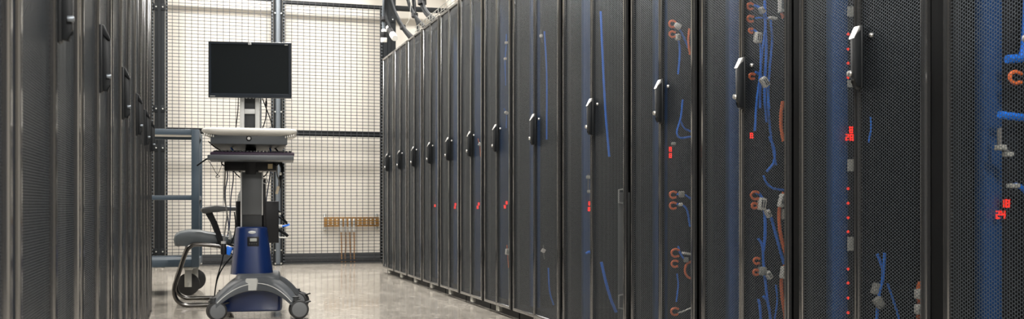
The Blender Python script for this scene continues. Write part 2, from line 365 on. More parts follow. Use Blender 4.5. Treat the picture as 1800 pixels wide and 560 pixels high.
# ------------------------------------------------------------------ cords, plugs and tags seen through the doors
def cordthing(name, i, pts, r, m, label, cat, off=.10, tags=(), clips=(), group=None):
    """pts, tags and clips are picture points on the upright plane in front of the power strip of rack i"""
    Yp = RIGHT[i][1]-off
    P = [PY(x, y_, Yp) for x, y_ in pts]
    o = MB().tube(P, r, 8).build(name, m); tag(o, label, cat, group)
    for (x, y_, wpx, hpx, ang, kind) in tags:
        c = PY(x, y_, Yp-.008); k = (PY(x+1, y_, Yp)-PY(x, y_, Yp)).x; kz = (PY(x, y_, Yp)-PY(x, y_+1, Yp)).z
        w_, h_ = wpx*k, hpx*kz
        mt = {'w': M_TAG, 'g': M_GREYTAG, 'plug': M_TAG}[kind]
        q = MB().rbox(c.x-w_/2, c.x+w_/2, c.y-.011, c.y+.011, c.z-h_/2, c.z+h_/2, min(w_, h_)*.22).rot(math.radians(ang), 'Y', c).build('cable_tag' if kind != 'plug' else 'plug', mt, o)
        if kind == 'w' and hpx > 10:
            ink = MB()
            for n_ in (-.22, .08): ink.box(c.x+w_*n_, c.x+w_*(n_+.14), c.y-.0122, c.y-.0108, c.z-h_*.3, c.z+h_*.3)
            ink.rot(math.radians(ang), 'Y', c).build('print', M_INK, q)
    for (x, y_, s_) in clips:
        c = PY(x, y_, Yp-.006); k = (PY(x+1, y_, Yp)-PY(x, y_, Yp)).x; kz = (PY(x, y_, Yp)-PY(x, y_+1, Yp)).z
        a, b = s_*k/2, s_*kz/2*1.1
        MB().tube([(c.x+a*1.1, c.y, c.z-b*.8), (c.x-a*.2, c.y, c.z-b), (c.x-a, c.y, c.z-b*.4), (c.x-a, c.y, c.z+b*.5), (c.x, c.y, c.z+b), (c.x+a*1.2, c.y, c.z+b*.7)], .0045, 6).build('locking_clip', M_ORANGE, o)
    return o
rk = lambda i: '%s rack from fence' % ORD[12-i]
# rack 0
cordthing('power_cable', 0, [(1770, 104), (1785, 103), (1797, 100), (1803, 70), (1806, 10), (1806, -20)], .010, M_BLUECORD, 'thick blue cord rising above an orange clip in the %s' % rk(0), 'cord', clips=((1785, 136, 18),))
cordthing('power_cable', 0, [(1757, 201), (1775, 204), (1792, 206), (1812, 215), (1818, 280)], .009, M_BLUECORD, 'thick blue cord, round plug above red digits in the %s' % rk(0), 'cord')
cordthing('power_cable', 0, [(1780, 326), (1790, 326), (1800, 333), (1815, 350)], .006, M_BLUECORD, 'blue cord with grey plug by red digits in the %s' % rk(0), 'cord', tags=((1781, 326, 14, 8, 0, 'g'),))
cordthing('network_cable', 0, [(1757, 225), (1758, 258), (1766, 262), (1775, 272)], .005, M_GREYCORD, 'grey cable with pale plugs in the %s' % rk(0), 'cord', tags=((1759, 259, 12, 9, 0, 'g'), (1772, 271, 9, 8, 0, 'g')))
# rack 1
cordthing('power_cable', 1, [(1542, 446), (1548, 462), (1552, 478), (1549, 500), (1541, 512)], .0045, M_BLUECORD, 'blue cord looping down to the upper grey tag in the %s' % rk(1), 'cord', tags=((1540, 507, 11, 20, 20, 'g'),))
cordthing('power_cable', 1, [(1555, 444), (1554, 465), (1552, 490), (1545, 520), (1540, 570)], .0045, M_BLUECORD, 'blue cord ending in the lower grey tag in the %s' % rk(1), 'cord', off=.118, tags=((1545, 531, 13, 20, -35, 'g'),))
cordthing('power_cable', 1, [(1560, 498), (1566, 515), (1576, 545), (1584, 575)], .0035, M_BLUECORD, 'thin blue cord slanting away to the floor of the %s' % rk(1), 'cord')
cordthing('power_cable', 1, [(1530, 205), (1531, 225), (1527, 250)], .003, M_BLUECORD, 'thin blue cord below the door handle of the %s' % rk(1), 'cord')
cordthing('fibre_cable', 1, [(1617, 494), (1614, 512), (1616, 535), (1614, 565)], .0062, M_ORANGE, 'orange cable with two white sleeves in the %s' % rk(1), 'cord', off=.12, tags=((1615, 516, 9, 17, 0, 'w'), (1615, 543, 10, 18, 0, 'w')))
# rack 2
cordthing('power_cable', 2, [(1326, 9), (1334, 13), (1342, 22), (1345, 50), (1338, 110), (1336, 190)], .0042, M_BLUECORD, 'blue cord whose tag hangs topmost in the %s' % rk(2), 'cord', tags=((1339, 18, 6, 12, -35, 'w'),), clips=((1319, 11, 9),))
cordthing('power_cable', 2, [(1328, 32), (1338, 31), (1350, 32), (1364, 32)], .0032, M_BLUECORD, 'short level blue cord with white end in the %s' % rk(2), 'cord', tags=((1358, 32, 13, 4, 6, 'w'),), clips=((1319, 33, 9),))
cordthing('power_cable', 2, [(1344, -15), (1345, 30), (1347, 90), (1344, 160), (1348, 215)], .0052, M_BLUECORD, 'straight upright blue cord at the top of the %s' % rk(2), 'cord', off=.075)
cordthing('power_cable', 2, [(1354, 30), (1357, 70), (1353, 120), (1350, 170), (1354, 230), (1364, 290)], .0045, M_BLUECORD, 'long curved blue cord at the top of the %s' % rk(2), 'cord', off=.062)
cordthing('power_cable', 2, [(1321, 52), (1330, 56), (1336, 75), (1337, 120), (1330, 180), (1327, 230)], .0042, M_BLUECORD, 'blue cord with the large square white tag in the %s' % rk(2), 'cord', off=.122, tags=((1332, 66, 12, 19, 8, 'w'),), clips=((1320, 54, 6),))
cordthing('power_cable', 2, [(1328, 126), (1338, 133), (1348, 150), (1352, 190)], .0042, M_BLUECORD, 'blue cord with slanted white tag beside the handle of the %s' % rk(2), 'cord', off=.142, tags=((1344, 144, 11, 19, -36, 'w'),), clips=((1322, 134, 8),))
cordthing('fibre_cable', 2, [(1376, 178), (1373, 200), (1373, 222), (1377, 248)], .0062, M_ORANGE, 'thick orange cable at handle height in the %s' % rk(2), 'cord', off=.12)
cordthing('power_cable', 2, [(1352, 240), (1361, 262), (1360, 285), (1348, 301)], .0045, M_BLUECORD, 'blue cord bending into a hook below the handle of the %s' % rk(2), 'cord')
cordthing('power_cable', 2, [(1342, 308), (1348, 322), (1360, 331), (1380, 334)], .0042, M_BLUECORD, 'blue cord running sideways above the white tags in the %s' % rk(2), 'cord')
cordthing('power_cable', 2, [(1330, 338), (1338, 345), (1344, 375), (1345, 410), (1342, 440)], .0055, M_BLUECORD, 'blue cord with upright white tag at half height in the %s' % rk(2), 'cord', tags=((1339, 358, 13, 22, 8, 'w'),), clips=((1327, 343, 12), (1326, 361, 8)))
cordthing('power_cable', 2, [(1349, 368), (1356, 384), (1366, 420), (1378, 464)], .0055, M_BLUECORD, 'blue cord with a white end slanting down in the %s' % rk(2), 'cord', tags=((1350, 375, 7, 14, -28, 'w'),), off=.105)
cordthing('power_cable', 2, [(1333, 419), (1340, 432), (1342, 460), (1346, 500), (1350, 535)], .005, M_BLUECORD, 'blue cord passing the lower grey tag in the %s' % rk(2), 'cord', tags=((1340, 476, 13, 15, 5, 'g'), (1351, 483, 8, 15, -30, 'w')), clips=((1330, 458, 9), (1329, 478, 8)))
cordthing('power_cable', 2, [(1333, 525), (1336, 540), (1338, 575)], .005, M_BLUECORD, 'short blue cord near the floor of the %s' % rk(2), 'cord')
cordthing('power_cable', 2, [(1342, 520), (1350, 532), (1356, 572)], .005, M_BLUECORD, 'longer curved blue cord near the floor of the %s' % rk(2), 'cord')
cordthing('power_cable', 2, [(1364, 500), (1366, 530), (1360, 570)], .0035, M_BLUECORD, 'thin blue cord beside orange cable near the floor of the %s' % rk(2), 'cord')
cordthing('fibre_cable', 2, [(1378, 338), (1370, 365), (1370, 395), (1374, 420), (1381, 446)], .0065, M_ORANGE, 'thick orange cable with white sleeve beside the tags of the %s' % rk(2), 'cord', off=.12, tags=((1374, 352, 8, 24, 15, 'w'), (1378, 376, 6, 18, 0, 'g')))
cordthing('fibre_cable', 2, [(1380, 465), (1374, 490), (1375, 520), (1381, 560)], .0065, M_ORANGE, 'thick orange cable with white sleeve near the floor of the %s' % rk(2), 'cord', off=.12, tags=((1377, 478, 8, 22, 8, 'w'),))
cordthing('fibre_cable', 2, [(1373, -10), (1373, 15), (1377, 32)], .006, M_ORANGE, 'orange cable with white sleeve at the very top of the %s' % rk(2), 'cord', off=.12, tags=((1373, 8, 7, 28, 0, 'w'),))
# rack 3
cordthing('power_cable', 3, [(1188, 44), (1195, 52), (1203, 68), (1210, 84)], .0045, M_BLUECORD, 'blue cord with white tag slanting at the top of the %s' % rk(3), 'cord', tags=((1191, 46, 11, 10, 25, 'w'),), clips=((1182, 42, 10),))
cordthing('power_cable', 3, [(1187, 60), (1193, 72), (1195, 95), (1192, 130)], .0045, M_BLUECORD, 'blue cord dropping straight below the top white tag in the %s' % rk(3), 'cord', tags=((1191, 65, 7, 11, 0, 'w'),), clips=((1182, 60, 9),))
cordthing('fibre_cable', 3, [(1212, 50), (1210, 72), (1213, 96)], .005, M_ORANGE, 'orange cable near the top of the %s' % rk(3), 'cord', off=.12)
cordthing('power_cable', 3, [(1200, 175), (1197, 205), (1190, 232), (1196, 242), (1215, 240)], .0042, M_BLUECORD, 'blue cord sweeping in a hook beside the handle of the %s' % rk(3), 'cord')
cordthing('power_cable', 3, [(1196, 212), (1203, 225), (1215, 231)], .0042, M_BLUECORD, 'short blue cord branching beside the handle of the %s' % rk(3), 'cord', off=.09, tags=((1184, 252, 5, 5, 0, 'g'),))
cordthing('power_cable', 3, [(1190, 341), (1203, 342), (1216, 350)], .004, M_BLUECORD, 'blue cord with grey tag at half height in the %s' % rk(3), 'cord', tags=((1198, 341, 9, 11, 0, 'g'),), clips=((1183, 342, 10),))
cordthing('power_cable', 3, [(1190, 358), (1200, 360), (1208, 370), (1213, 398)], .0045, M_BLUECORD, 'blue cord bending down below the grey tag in the %s' % rk(3), 'cord', tags=((1196, 359, 6, 5, -20, 'w'),), clips=((1183, 361, 10),))
cordthing('power_cable', 3, [(1192, 432), (1196, 445), (1205, 458)], .0045, M_BLUECORD, 'blue cord above the orange ring in the %s' % rk(3), 'cord', tags=((1207, 445, 14, 4, 10, 'w'), (1206, 456, 6, 9, 0, 'g')), clips=((1187, 444, 12), (1186, 463, 10)))
cordthing('power_cable', 3, [(1190, 480), (1192, 500), (1189, 530)], .0035, M_BLUECORD, 'thin blue cord hanging below orange clips in the %s' % rk(3), 'cord')
cordthing('fibre_cable', 3, [(1217, 458), (1207, 464), (1204, 476), (1209, 486), (1219, 490)], .005, M_ORANGE, 'orange cable bent into a ring in the %s' % rk(3), 'cord', off=.11)
cordthing('power_cable', 3, [(1192, 549), (1200, 547), (1216, 540)], .0035, M_TAG, 'white cord with orange clip near the floor of the %s' % rk(3), 'cord', clips=((1186, 547, 11),))
# rack 4
cordthing('power_cable', 4, [(1056, 20), (1059, 90), (1064, 190), (1071, 275)], .006, M_BLUECORD, 'long blue cord in the upper half of the %s' % rk(4), 'cord', off=.12)
cordthing('power_cable', 4, [(1057, 460), (1065, 495), (1074, 526), (1083, 548)], .0075, M_BLUECORD, 'thick blue cord slanting to the floor of the %s' % rk(4), 'cord', off=.12)
cordthing('power_cable', 4, [(1030, 445), (1036, 442), (1040, 446)], .006, M_BLUECORD, 'short blue plug end below the red digits of the %s' % rk(4), 'cord')
cordthing('network_cable', 4, [(1034, 305), (1034, 330), (1035, 340)], .003, M_GREYCORD, 'grey cable with pale tag above the red digits of the %s' % rk(4), 'cord', tags=((1034, 311, 6, 6, 0, 'g'), (1035, 336, 4, 5, 0, 'g')))
t = thing('cable_bracket', (2.05, RIGHT[4][1]-.12, .06), 'pale metal bracket strip standing inside the ninth rack from the mesh fence'.replace('ninth', ORD[8]), 'bracket')
Yb = RIGHT[4][1]-.12
a_ = PY(1086, 345, Yb); b_ = PY(1100, 556, Yb)
MB().rbox(a_.x, b_.x+.02, Yb-.004, Yb, .0605, a_.z+.02, .0015).build('strip', mat('bracket_grey', (.16, .165, .165), .45), t)
for yy in (350, 535):
    q = PY(1086, yy, Yb)
    MB().tube([(q.x+.03, Yb-.012, q.z+.05), (q.x, Yb-.012, q.z+.045), (q.x, Yb-.012, q.z-.015), (q.x+.035, Yb-.012, q.z-.02)], .005, 6, smooth=False).build('bracket_hook', M_LTGREY, t)
# racks 5, 6, 7
cordthing('power_cable', 5, [(957, 55), (961, 130), (961, 245)], .005, M_BLUECORD, 'upright blue cord in the upper half of the %s' % rk(5), 'cord', off=.12)
cordthing('power_cable', 5, [(964, 470), (966, 510), (973, 535)], .005, M_BLUECORD, 'blue cord curving to the floor of the %s' % rk(5), 'cord', off=.12)
cordthing('network_cable', 5, [(950, 52), (951, 63), (953, 75)], .003, M_GREYCORD, 'grey cable with white tag near the top of the %s' % rk(5), 'cord', off=.12, tags=((951, 63, 4, 5, 0, 'w'),))
cordthing('network_cable', 5, [(955, 430), (955, 440), (957, 455)], .003, M_GREYCORD, 'grey cable, tilted tag, low in the %s' % rk(5), 'cord', off=.12, tags=((955, 440, 6, 7, 30, 'w'),))
cordthing('network_cable', 6, [(890, 60), (890, 80), (888, 106), (889, 150)], .003, M_BLUECORD, 'thin blue cable with two white tags high in the %s' % rk(6), 'cord', off=.12, tags=((890, 75, 5, 4, 0, 'w'), (888, 103, 4, 4, 0, 'w')))
cordthing('network_cable', 6, [(886, 190), (890, 200), (890, 225)], .003, M_BLUECORD, 'thin blue cable with white tag at handle height in the %s' % rk(6), 'cord', off=.12, tags=((890, 198, 6, 5, 30, 'w'),))
cordthing('network_cable', 6, [(891, 430), (892, 442), (894, 470)], .003, M_ORANGE, 'thin orange cable with square white tag low in the %s' % rk(6), 'cord', off=.12, tags=((892, 442, 7, 11, 5, 'w'),))
cordthing('network_cable', 7, [(840, 243), (843, 255), (845, 275)], .003, M_ORANGE, 'thin orange cable with white tag at handle height in the %s' % rk(7), 'cord', off=.12, tags=((843, 253, 4, 6, 30, 'w'),))
# ------------------------------------------------------------------ wire mesh fence
YF = 11.10
def fx(px): return PY(px, 300, YF).x
MP, MZ = .0630, .0347
def fence_panel(x0, x1, z0, z1, label, rails=(), group='wire mesh fence panels'):
    t = thing('wire_fence', ((x0+x1)/2, YF, z0), label, 'fence', group)
    f = .022
    for (a, b, c, d) in ((x0, x0+f, z0, z1), (x1-f, x1, z0, z1), (x0+f, x1-f, z0, z0+f), (x0+f, x1-f, z1-f-.02, z1)):
        MB().rbox(a, b, YF-.014, YF+.014, c, d, .002).build('frame_bar', M_BLACKM, t)
    for (c, d) in rails: MB().rbox(x0+f, x1-f, YF-.016, YF+.016, c, d, .003).build('rail', M_BLACKM, t)
    mb = MB(); r = .0027; n = int((x1-x0)/MP)
    for k in range(n+1):
        x = x0+(x1-x0-n*MP)/2+k*MP; mb.box(x-r, x+r, YF-.020, YF-.020+2*r, z0+.004, z1-.004)
    for k in range(int((z1-z0)/MZ)): z = z0+.012+k*MZ; mb.box(x0+.002, x1-.002, YF-.020-2*r, YF-.020, z-r, z+r)
    o = mb.build('wire_mesh', M_WIRE, t); o['kind'] = 'stuff'
    nb = MB()
    for k in range(int((z1-z0)/MZ)):      # welded wire ends along the frame
        z = z0+.012+k*MZ
        for xx in (x0+f*.5, x1-f*.5): nb.box(xx-.006, xx+.006, YF-.0275, YF-.0242, z-.005, z+.005)
    o = nb.build('wire_end', M_POSTGREY, t); o['kind'] = 'stuff'
    return t
PA0, PA1 = fx(271), fx(290); PB0, PB1 = fx(481), fx(496); PC0, PC1 = fx(673), fx(695)
ZR = (1.375, 1.435); ZTOP = 2.80
zt = PY(580, 5, YF).z
zm0, zm1 = PY(596, 240, YF).z, PY(596, 230, YF).z
fence_panel(PA1+.004, PB0-.004, .03, zt+.02, 'wire mesh fence panel behind the computer cart between two posts', [(zm0, zm1)])
fence_panel(PB1+.004, PC0-.004, .03, zt, 'wire mesh fence panel in front of the copper bus bar', [(zm0, zm1)])
fence_panel(PA0-1.5, PA0-.004, .03, zt, 'wire mesh fence panel hidden behind the short rack row', [(zm0, zm1)])
def fence_post(x0, x1, label, tube):
    t = thing('fence_post', ((x0+x1)/2, YF, 0), label, 'post', 'fence posts')
    xc = (x0+x1)/2
    if tube: MB().rbox(x0+.018, x1-.018, YF-.03, YF+.03, .012, CEIL, .012, 3, axis=2).build('post', M_POSTGREY, t)
    else:
        MB().rbox(x0, x1, YF-.03, YF+.03, .012, CEIL, .004, axis=2).build('post', M_BLACKM, t)
        MB().rbox(xc-.02, xc+.012, YF-.042, YF-.03, .012, CEIL, .003, axis=2).build('rib', M_BLACKM, t)
    if tube:
        for xx in (x0+.009, x1-.009): MB().rbox(xx-.009, xx+.009, YF-.022, YF+.022, .012, CEIL, .003, axis=2).build('flange', M_BLACKM, t)
    MB().rbox(x0-.0, x1+.0, YF-.075, YF+.06, 0, .012, .003).build('foot_plate', M_BLACKM, t)
    for (dx, z) in ((-.03, .018), (.03, .018)):
        MB().cyl((xc+dx, YF-.058, .012), (xc+dx, YF-.058, .028), .009, 8).build('bolt', M_ZINC, t)
    for z in (.16, 1.22, 1.62, 2.66):
        if not tube: MB().rbox(xc-.055, xc+.055, YF-.036, YF-.029, z-.035, z+.035, .002).build('splice_plate', M_BLACKM, t)
        for dx in (-.032, .032): MB().cyl((xc+dx, YF-.036, z), (xc+dx, YF-.046, z), .007, 8).build('bolt', M_ZINC, t)
fence_post(PA0, PA1, 'wide black fence post beside the slate-blue trolley', False)
fence_post(PB0, PB1, 'slim grey fence post directly behind the monitor cart', True)
fence_post(PC0, PC1, 'black fence post at the end of the long rack row', False)
hb = MB().rbox(PC1+.002, XR-.3, YF-.03, YF+.03, PY(740, 21, YF).z, PY(740, 13, YF).z, .004).build('header_beam', M_BLACKM)
tag(hb, 'black level beam running from the fence post above the rack row', 'beam')
tag(MB().rbox(PA0-1.6, PC1, YF-.045, YF-.031, CEIL-.12, CEIL-.06, .003).build('header_beam', M_BLACKM), 'black top beam carrying the fence posts', 'beam')
# ------------------------------------------------------------------ copper bus bar on the wall
YW = YB
c0 = PY(569.5, 398, YW-.06); c1 = PY(666, 381, YW-.06)
t = thing('bus_bar', ((c0.x+c1.x)/2, YW-.06, c0.z), 'copper grounding bus bar with four lugs mounted on the wall', 'bus bar')
MB().rbox(c0.x, c1.x, YW-.066, YW-.058, c0.z, c1.z, .0015).build('bar', M_COPPER, t)
for xx in (c0.x+.012, c1.x-.02):
    for zz in (c0.z-.02, c1.z+.02):
        MB().lathe([(.012, 0), (.017, .01), (.012, .02), (.017, .03), (.012, .045)], (xx, YW, zz), (0, -1, 0), 12).build('standoff', M_ZINC, t)
    MB().rbox(xx-.014, xx+.014, YW-.057, YW-.046, c0.z-.035, c1.z+.035, .002).build('mount_bracket', M_ZINC, t)
nh = 12
for k in range(nh):
    x = c0.x+.045+(c1.x-c0.x-.09)*k/(nh-1)
    for z in (.25, .5, .75):
        zz = c0.z+(c1.z-c0.z)*z
        MB().cyl((x, YW-.068, zz), (x, YW-.0655, zz), .0075, 8).build('bolt_hole', M_TAG, t)
    if k in (3, 4, 5, 6):
        l = MB().rbox(x-.013, x+.013, YW-.075, YW-.067, c0.z-.005, c0.z+.085, .004).cyl((x, YW-.073, c0.z-.06), (x, YW-.073, c0.z+.0), .014, 12).build('lug', M_LUG, t)
        for zz in (c0.z+.02, c0.z+.06): MB().cyl((x, YW-.084, zz), (x, YW-.074, zz), .011, 6).build('nut', M_ZINC, l)
        j = [.006, -.002, .012, .004][k-3]
        MB().tube([(x, YW-.073, c0.z-.05), (x+.004, YW-.07, c0.z-.18), (x+j, YW-.066, c0.z-.32), (x+j+.004, YW-.06, .012)], .0075, 8).build('copper_rod', M_COPPERW, t)
# ------------------------------------------------------------------ slate-blue shelf trolley
TX, TY, TZ = PY(350, 300, 7.5).x, 7.5, 0
t = thing('shelf_trolley', (TX, TY, 0), 'slate-blue steel shelf trolley on casters beside the short rack row', 'trolley', rz=math.radians(-2.5))
R_ = WORLD[t.name]
def loc_mb(fn, name, m, parent=None, root=t):
    mb = MB(); fn(mb); mb.v = [tuple(WORLD[root.name] @ Vector(v)) for v in mb.v]; return mb.build(name, m, parent or root)
zt0 = PY(300, 226, 7.5).z; zmid = PY(300, 343, 7.5).z; zb = PY(300, 456, 7.5).z
tw, td, pw = .85, .60, .052
for (px_, py_) in ((-pw, 0), (-tw, 0), (-pw, td-pw), (-tw, td-pw)):
    loc_mb(lambda mb: mb.rbox(px_, px_+pw, py_, py_+pw, zb-.055, zt0, .003), 'post', M_TROLLEY)
for z in (zt0, zmid, zb):
    h = .04 if z != zb else .052
    if z == zmid: h = .030
    loc_mb(lambda mb: mb.rbox(-tw+pw, -pw, .003, .035, z-h, z, .003), 'rail', M_TROLLEY)
    loc_mb(lambda mb: mb.rbox(-tw+pw, -pw, td-.035, td-.003, z-h, z, .003), 'rail', M_TROLLEY)
    for xx in (-tw+.004, -.036): loc_mb(lambda mb: mb.rbox(xx, xx+.032, pw, td-pw, z-h, z, .003), 'rail', M_TROLLEY)
    if z != zmid: loc_mb(lambda mb: mb.rbox(-tw+.036, -.036, .035, td-.035, z-.02, z-.008, .002), 'shelf', M_SHELF if z == zt0 else M_TROLLEY)
def caster(x, y_, ang, parent, root, r=.078):
    w = .036
    o = loc_mb(lambda mb: (mb.rbox(x-.05, x+.05, y_-.05, y_+.05, zb-.063, zb-.055, .002), mb.rbox(x-.024, x+.024, y_-.032, y_-.028, .06, zb-.07, .002),
               mb.rbox(x-.024, x+.024, y_+.028, y_+.032, .06, zb-.07, .002), mb.rbox(x-.03, x+.03, y_-.034, y_+.034, zb-.075, zb-.063, .003)), 'caster_fork', M_ZINC, None, root)
    loc_mb(lambda mb: mb.lathe([(r-.012, -w/2), (r, -w/2+.006), (r, w/2-.006), (r-.012, w/2)], (x, y_, r), (0, 1, 0), 28), 'wheel', M_RUBBER, o, root)
    loc_mb(lambda mb: mb.cyl((x, y_-.04, r), (x, y_+.04, r), .011, 12), 'axle', M_ZINC, o, root)
for (xx, yy) in ((-.075, .06), (-tw+.09, .06), (-.05, td-.07), (-tw+.09, td-.07)): caster(xx, yy, 0, t, t)
# ------------------------------------------------------------------ chair
YN, YFAR = 6.66, 7.18; YM = (YN+YFAR)/2
cs = PY(360, 410, YN)
t = thing('cantilever_chair', (cs.x, YM, 0), 'grey vinyl armchair with bent dark chrome sled frame behind the cart', 'chair')
cp = lambda x, y_: PY(x, y_, YN)
frame_pts = [(424, 440), (400, 434), (350, 429), (333, 434), (325, 448), (315, 478), (307, 502), (307, 518), (314, 530), (328, 537)]
fp = [cp(x, y_) for x, y_ in frame_pts]
for yy in (YN, YFAR):
    P = [Vector((p.x, yy, max(p.z, .014))) for p in fp]
    zf = .0135
    P[-1].z = zf; P += [Vector((fp[-1].x+.1, yy, zf)), Vector((fp[-1].x+.40, yy, zf))]
    MB().tube(P, .0135, 12).build('sled_frame', M_PEWTER, t)
MB().tube([(fp[-1].x+.40, YN, .0135), (fp[-1].x+.40, YFAR, .0135)], .0135, 12, smooth=False).build('cross_bar', M_PEWTER, t)
MB().tube([(fp[1].x, YN, fp[1].z), (fp[1].x, YFAR, fp[1].z)], .011, 10, smooth=False).build('cross_bar', M_PEWTER, t)
sp = [cp(x, y_) for x, y_ in [(304.5, 421), (307, 413), (316, 408), (332, 405.5), (352, 406), (380, 412), (400, 416), (426, 417), (428, 429), (400, 429), (360, 426), (338, 425), (326, 428), (314, 434), (307, 432)]]
MB().prism([(p.x, p.z) for p in sp], YN+.02, YFAR-.02, 'y', .018, 4).build('seat', M_VINYL, t, 60)
bx = PY(415, 345, YM); ang = .16
bp_ = [(bx.x+.0, .48), (bx.x+.01, .62), (bx.x+.02, .70), (bx.x+.05, .765), (bx.x+.085, .775), (bx.x+.085, .70), (bx.x+.07, .60), (bx.x+.05, .48)]
MB().prism(bp_, YN+.03, YFAR-.03, 'y', .02, 4).build('backrest', M_VINYL, t, 60)
for yy in (YN, YFAR):
    MB().tube([(fp[0].x-.01, yy, fp[0].z), (fp[0].x+.06, yy, .50), (fp[0].x+.10, yy, .62), (fp[0].x+.125, yy, .72)], .0125, 10).build('back_tube', M_PEWTER, t)
    a0, a1, a2 = cp(353, 369), cp(372, 363), cp(424, 365)
    zt_, zb_ = a1.z+.004, a1.z-.022
    pad = [(a0.x, a0.z-.006), (a0.x+.004, a0.z+.012), (a0.x+.03, zt_-.004), (a1.x+.03, zt_+.002), (a2.x, a2.z+.006), (a2.x, a2.z-.02), (a1.x+.03, zb_), (a0.x+.045, a0.z-.022), (a0.x+.012, a0.z-.02)]
    MB().prism(pad, yy-.028, yy+.028, 'y', .010, 3).build('armrest', M_ARMPAD, t, 60)
    p0, p1, p2 = cp(366, 371), cp(378, 394), cp(391, 430)
    rings = []
    for p, w_ in ((p0, .045), (p1, .036), (p2, .03)):
        rings.append([(p.x-w_/2, yy-.012, p.z), (p.x+w_/2, yy-.012, p.z), (p.x+w_/2, yy+.012, p.z), (p.x-w_/2, yy+.012, p.z)])
    MB().loft(rings).build('arm_support', M_BLACKPL, t)
# ------------------------------------------------------------------ computer cart
CX, CY = .353, 6.085
CROT, MROT = math.radians(-4.5), math.radians(-10)
PY_aisle = PY
def cart_plane(rot):
    inv = Matrix.Rotation(-rot, 3, 'Z'); O = inv @ Vector((-CX, -CY, 0))
    def f(px, py, Y):
        d = ray(px, py); D = inv @ d; k = (Y-CY-O.y)/D.y
        return Vector((CX+O.x+D.x*k, Y, CAMH+d.z*k))
    return f
def turn(o, rot):
    c = Vector((CX, CY, 0)); o.location = c+Matrix.Rotation(rot, 3, 'Z') @ (o.location-c); o.rotation_euler = (0, 0, rot)
PY = cart_plane(CROT)
cart = thing('computer_cart', (CX, CY, 0), 'rolling computer cart with navy column, grey arched base and white worktop', 'cart')
FY = CY-.26
def rr_ring(cx, cy, z, hx, hy, r, n=4):
    pts = []
    for (sx, sy, a0) in ((1, 1, 0), (-1, 1, PI/2), (-1, -1, PI), (1, -1, 1.5*PI)):
        for k in range(n+1):
            a = a0+k*PI/2/n; pts.append((cx+sx*(hx-r)+r*math.cos(a), cy+sy*(hy-r)+r*math.sin(a), z))
    return pts
# blue battery case below the arch
b0, b1 = PY(388.5, 546.5, CY-.16), PY(496.5, 500, CY-.16); bxc = (b0.x+b1.x)/2; bh = (b1.x-b0.x)/2
MB().loft([rr_ring(bxc, CY, .034, bh-.012, .148, .02), rr_ring(bxc, CY, .040, bh-.004, .156, .026), rr_ring(bxc, CY, .055, bh, .16, .028), rr_ring(bxc, CY, .15, bh, .16, .028)]).build('battery_case', M_NAVY, cart)
# arched base: four tapering curved legs and a saddle
base = MB()
ends = [(-.236, -.26), (.205, -.26), (-.22, .28), (.22, .28)]
for (ex, ey) in ends:
    rings = []
    for k in range(13):
        u = k/12
        x = CX+ex*(.02+.98*u); y_ = CY+ey*(.55+.45*u)
        zt_ = .236-.006*u-.118*u**2.4; th = .084-.040*u**1.2
        w_ = .075-.040*u
        d = Vector((ex*.98, ey*.45, 0)).normalized(); nn = Vector((-d.y, d.x, 0))
        zb_ = zt_-th
        sec = [(-1, 0), (-.92, .7), (-.7, 1), (.7, 1), (.92, .7), (1, 0), (1, -.0), (.94, -.08), (-.94, -.08)]
        P = Vector((x, y_, 0)); ring = []
        for (s_, q) in [(-1, .06), (-1, .62), (-.86, .9), (-.6, 1), (.6, 1), (.86, .9), (1, .62), (1, .06), (.9, 0), (-.9, 0)]:
            ring.append((P.x+nn.x*s_*w_, P.y+nn.y*s_*w_, zb_+(zt_-zb_)*q))
        rings.append(ring)
    base.loft(rings)
base.loft([rr_ring(CX, CY, .165, .10, .20, .05), rr_ring(CX, CY, .21, .125, .20, .05), rr_ring(CX, CY, .236, .12, .185, .05), rr_ring(CX, CY, .246, .112, .165, .05)])
base.build('arched_base', M_ARCH, cart, 40)
# silver line along the front edge of the arch
for sx in (-1, 1):
    ex, ey = ends[0] if sx < 0 else ends[1]; P = []
    for k in range(12):
        u = .12+.86*k/11; x = CX+ex*(.02+.98*u); y_ = CY+ey*(.55+.45*u); zt_ = .236-.006*u-.118*u**2.4; th = .084-.040*u**1.2; w_ = .075-.040*u
        d = Vector((ex*.98, ey*.45, 0)).normalized(); nn = Vector((-d.y, d.x, 0)); nn = nn if nn.y < 0 else -nn
        P.append((x+nn.x*(w_+.0005), y_+nn.y*(w_+.0005), zt_-th*.45))
    plabel(MB().tube(P, .0028, 6).build('edge_trim', M_LTGREY, cart), 'pale trim line along the arch')
bd = PY(442, 494, CY-.225)
MB().loft([[(bd.x+s_*w_, y_, z) for s_, w_, z in ((-1, .028*k, .158+.018*(1-k)), (1, .028*k, .158+.018*(1-k)), (1, .036*k, .214-.01*(1-k)), (.75, .038*k, .226-.014*(1-k)), (-.75, .038*k, .226-.014*(1-k)), (-1, .036*k, .214-.01*(1-k)))] for y_, k in ((CY-.185, 1), (CY-.228, 1), (CY-.236, .86))]).build('badge', mat('pale_badge', (.42, .42, .40), .35), cart)
